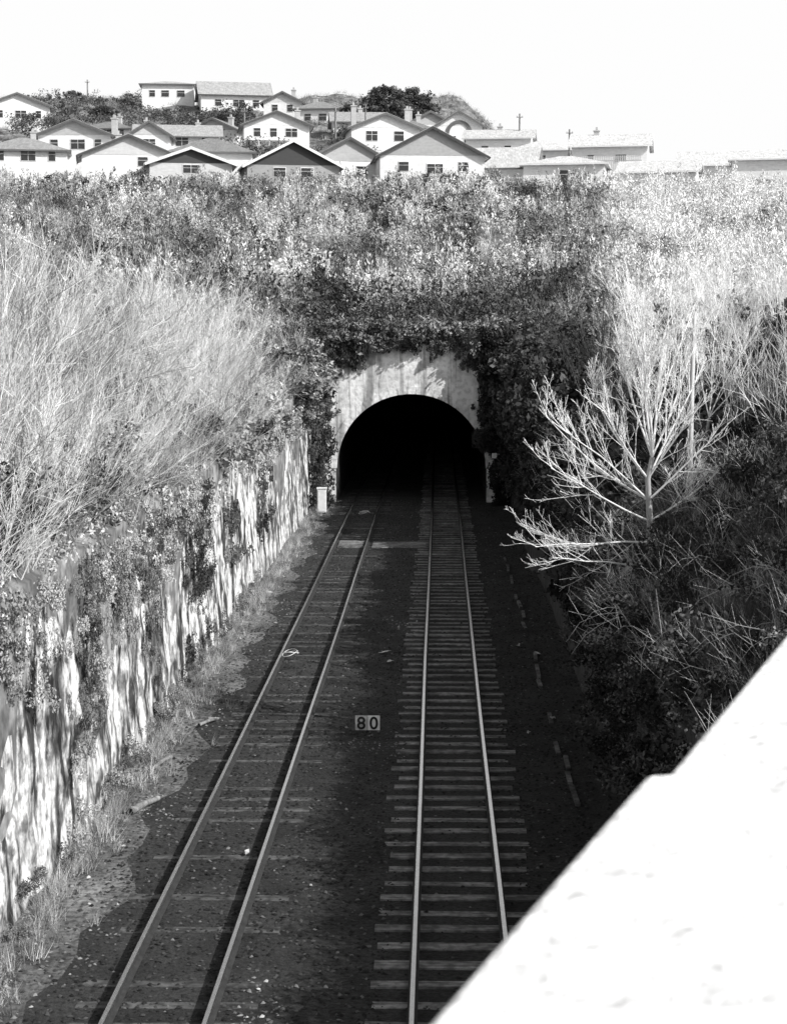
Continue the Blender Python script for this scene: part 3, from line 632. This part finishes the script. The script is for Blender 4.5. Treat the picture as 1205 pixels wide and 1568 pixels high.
fp0 = sight(888, 252, 194); fp1 = sight(982, 250, 192); prt = []
P = empty("picket_fence", fp0); L = fp1 - fp0; n = 34
for i in range(n):
    c = L * i / n; prt.append(box(c[0], c[0] + .12, c[1], c[1] + .03, c[2] - 1.5, c[2] + .9))
v, f = join(prt); mkobj("pickets", v, f, wmat(.5), P)
v, f = box(0, L[0], .04, .1, .3, .4); v = [(q[0], q[1] + L[1] * q[0] / L[0], q[2] + L[2] * q[0] / L[0]) for q in v]; mkobj("rail", v, f, wmat(.5), P)

for (px, pt_, pb_, Y) in ((514, 165, 232, 205), (560, 160, 205, 225), (795, 174, 235, 215), (871, 198, 260, 205), (375, 165, 235, 215), (668, 175, 215, 235), (135, 122, 160, 300)):
    b_ = sight(px, pb_, Y); t_ = sight(px, pt_, Y); H = t_[2] - b_[2]; P = empty("utility_pole", b_)
    v, f = tube(np.array([[0, 0, -2], [0, 0, H * .5], [0, 0, H]]), [.14, .12, .1], 8); npmesh("shaft", v, f, M_timber, None, P)
    v, f = join([box(-.4, .4, -.16, -.1, H - .5, H - .4), box(-.36, -.3, -.16, -.1, H - .398, H - .27), box(.3, .36, -.16, -.1, H - .398, H - .27)]); mkobj("crossarm", v, f, M_timber, P)

def crown_tree(name, px, pyb, pyt, Y, wpx, tone, nn=60):
    b_ = sight(px, pyb, Y); t_ = sight(px, pyt, Y); s = Y / FPX; W = wpx * s / 2; H = t_[2] - b_[2]; P = empty(name, b_)
    v, f = tube(np.array([[0, 0, -2], [.1, 0, H * .3], [0, .1, H * .6]]), [.4, .32, .2], 8); npmesh("trunk", v, f, M_twig, np.full(len(v), .12), P)
    lb = []; ps = []; ss = []
    for i in range(7):
        a = i * .9; lb.append(tube(np.array([[.05, 0, H * .3], [math.cos(a) * W * .35, math.sin(a) * W * .3, H * .5], [math.cos(a) * W * .75, math.sin(a) * W * .6, H * .68]]), [.16, .1, .04], 5))
    v, f = cat(lb); npmesh("limbs", v, f, M_twig, np.full(len(v), .12), P)
    for i in range(nn):
        a = rng.uniform(0, 6.28); e = rng.uniform(-.25, 1) ; r_ = math.sqrt(max(0, 1 - e * e)) * rng.uniform(.55, 1.0)
        ps.append((math.cos(a) * r_ * W * .92, math.sin(a) * r_ * W * .8, H * .52 + e * H * .42)); k = W * rng.uniform(.16, .32); ss.append((k, k, k * .75))
    mass("foliage", LEAFS, ps, rng.uniform(0, 6.3, nn), ss, rng.uniform(.6, 1.9, nn) * tone, M_leaf, parent=P)
crown_tree("evergreen_tree", 590, 205, 130, 258, 74, .07, 90)
crown_tree("evergreen_tree", 634, 205, 135, 262, 70, .07, 80)
crown_tree("evergreen_tree", 536, 205, 158, 248, 44, .07, 50)
crown_tree("evergreen_tree", 200, 185, 142, 300, 44, .08, 40)
crown_tree("evergreen_tree", 115, 190, 138, 300, 50, .09, 50)
crown_tree("evergreen_tree", 345, 222, 172, 240, 46, .06, 50)
crown_tree("evergreen_tree", 160, 205, 160, 250, 50, .06, 50)
pos = []; scl = []; tn = []
def gs(n, x0_, x1_, y0_, y1_, Y0, Y1, t=(.03, .13), s=(.8, 1.8)):
    for _ in range(n):
        py = rng.uniform(y0_, y1_); Y = Y0 + (Y1 - Y0) * (y1_ - py) / max(1, y1_ - y0_); p_ = sight(rng.uniform(x0_, x1_), py, Y); pos.append(p_); k = rng.uniform(*s); scl.append((k * 1.2, k, k)); tn.append(rng.uniform(*t))
gs(190, 20, 222, 148, 194, 225, 315, (.03, .2)); gs(50, 205, 330, 174, 192, 238, 275); gs(60, 320, 385, 168, 216, 222, 262); gs(20, 515, 550, 190, 215, 225, 240)
gs(14, 568, 592, 196, 212, 212, 222); gs(40, 300, 420, 222, 250, 196, 208, (.05, .3)); gs(190, 60, 820, 272, 294, 169, 177, (.03, .45), (.5, 1.3)); gs(30, 600, 740, 190, 205, 240, 262, (.06, .2))
gs(38, 780, 880, 292, 322, 150, 162, (.03, .09), (.7, 1.4)); gs(40, 640, 900, 230, 262, 200, 206, (.2, .7), (.5, .9)); gs(60, 880, 1200, 285, 305, 172, 180, (.5, .85)); gs(40, 300, 560, 160, 190, 262, 300, (.04, .3)); gs(24, 480, 600, 235, 262, 192, 198, (.04, .3))
mass("garden_shrubs", LEAF, pos, rng.uniform(0, 6.3, len(pos)), scl, tn, M_leaf)
x, y = frus(4500, 184, 330, None, 12); z = height(x, y); tn = rng.uniform(.08, .5, len(x))
mass("garden_grass", TUFT, np.stack([x, y, z], 1), rng.uniform(0, 6.3, len(x)), rng.uniform(.4, 1.0, len(x)), tn, M_grass)
print("done")
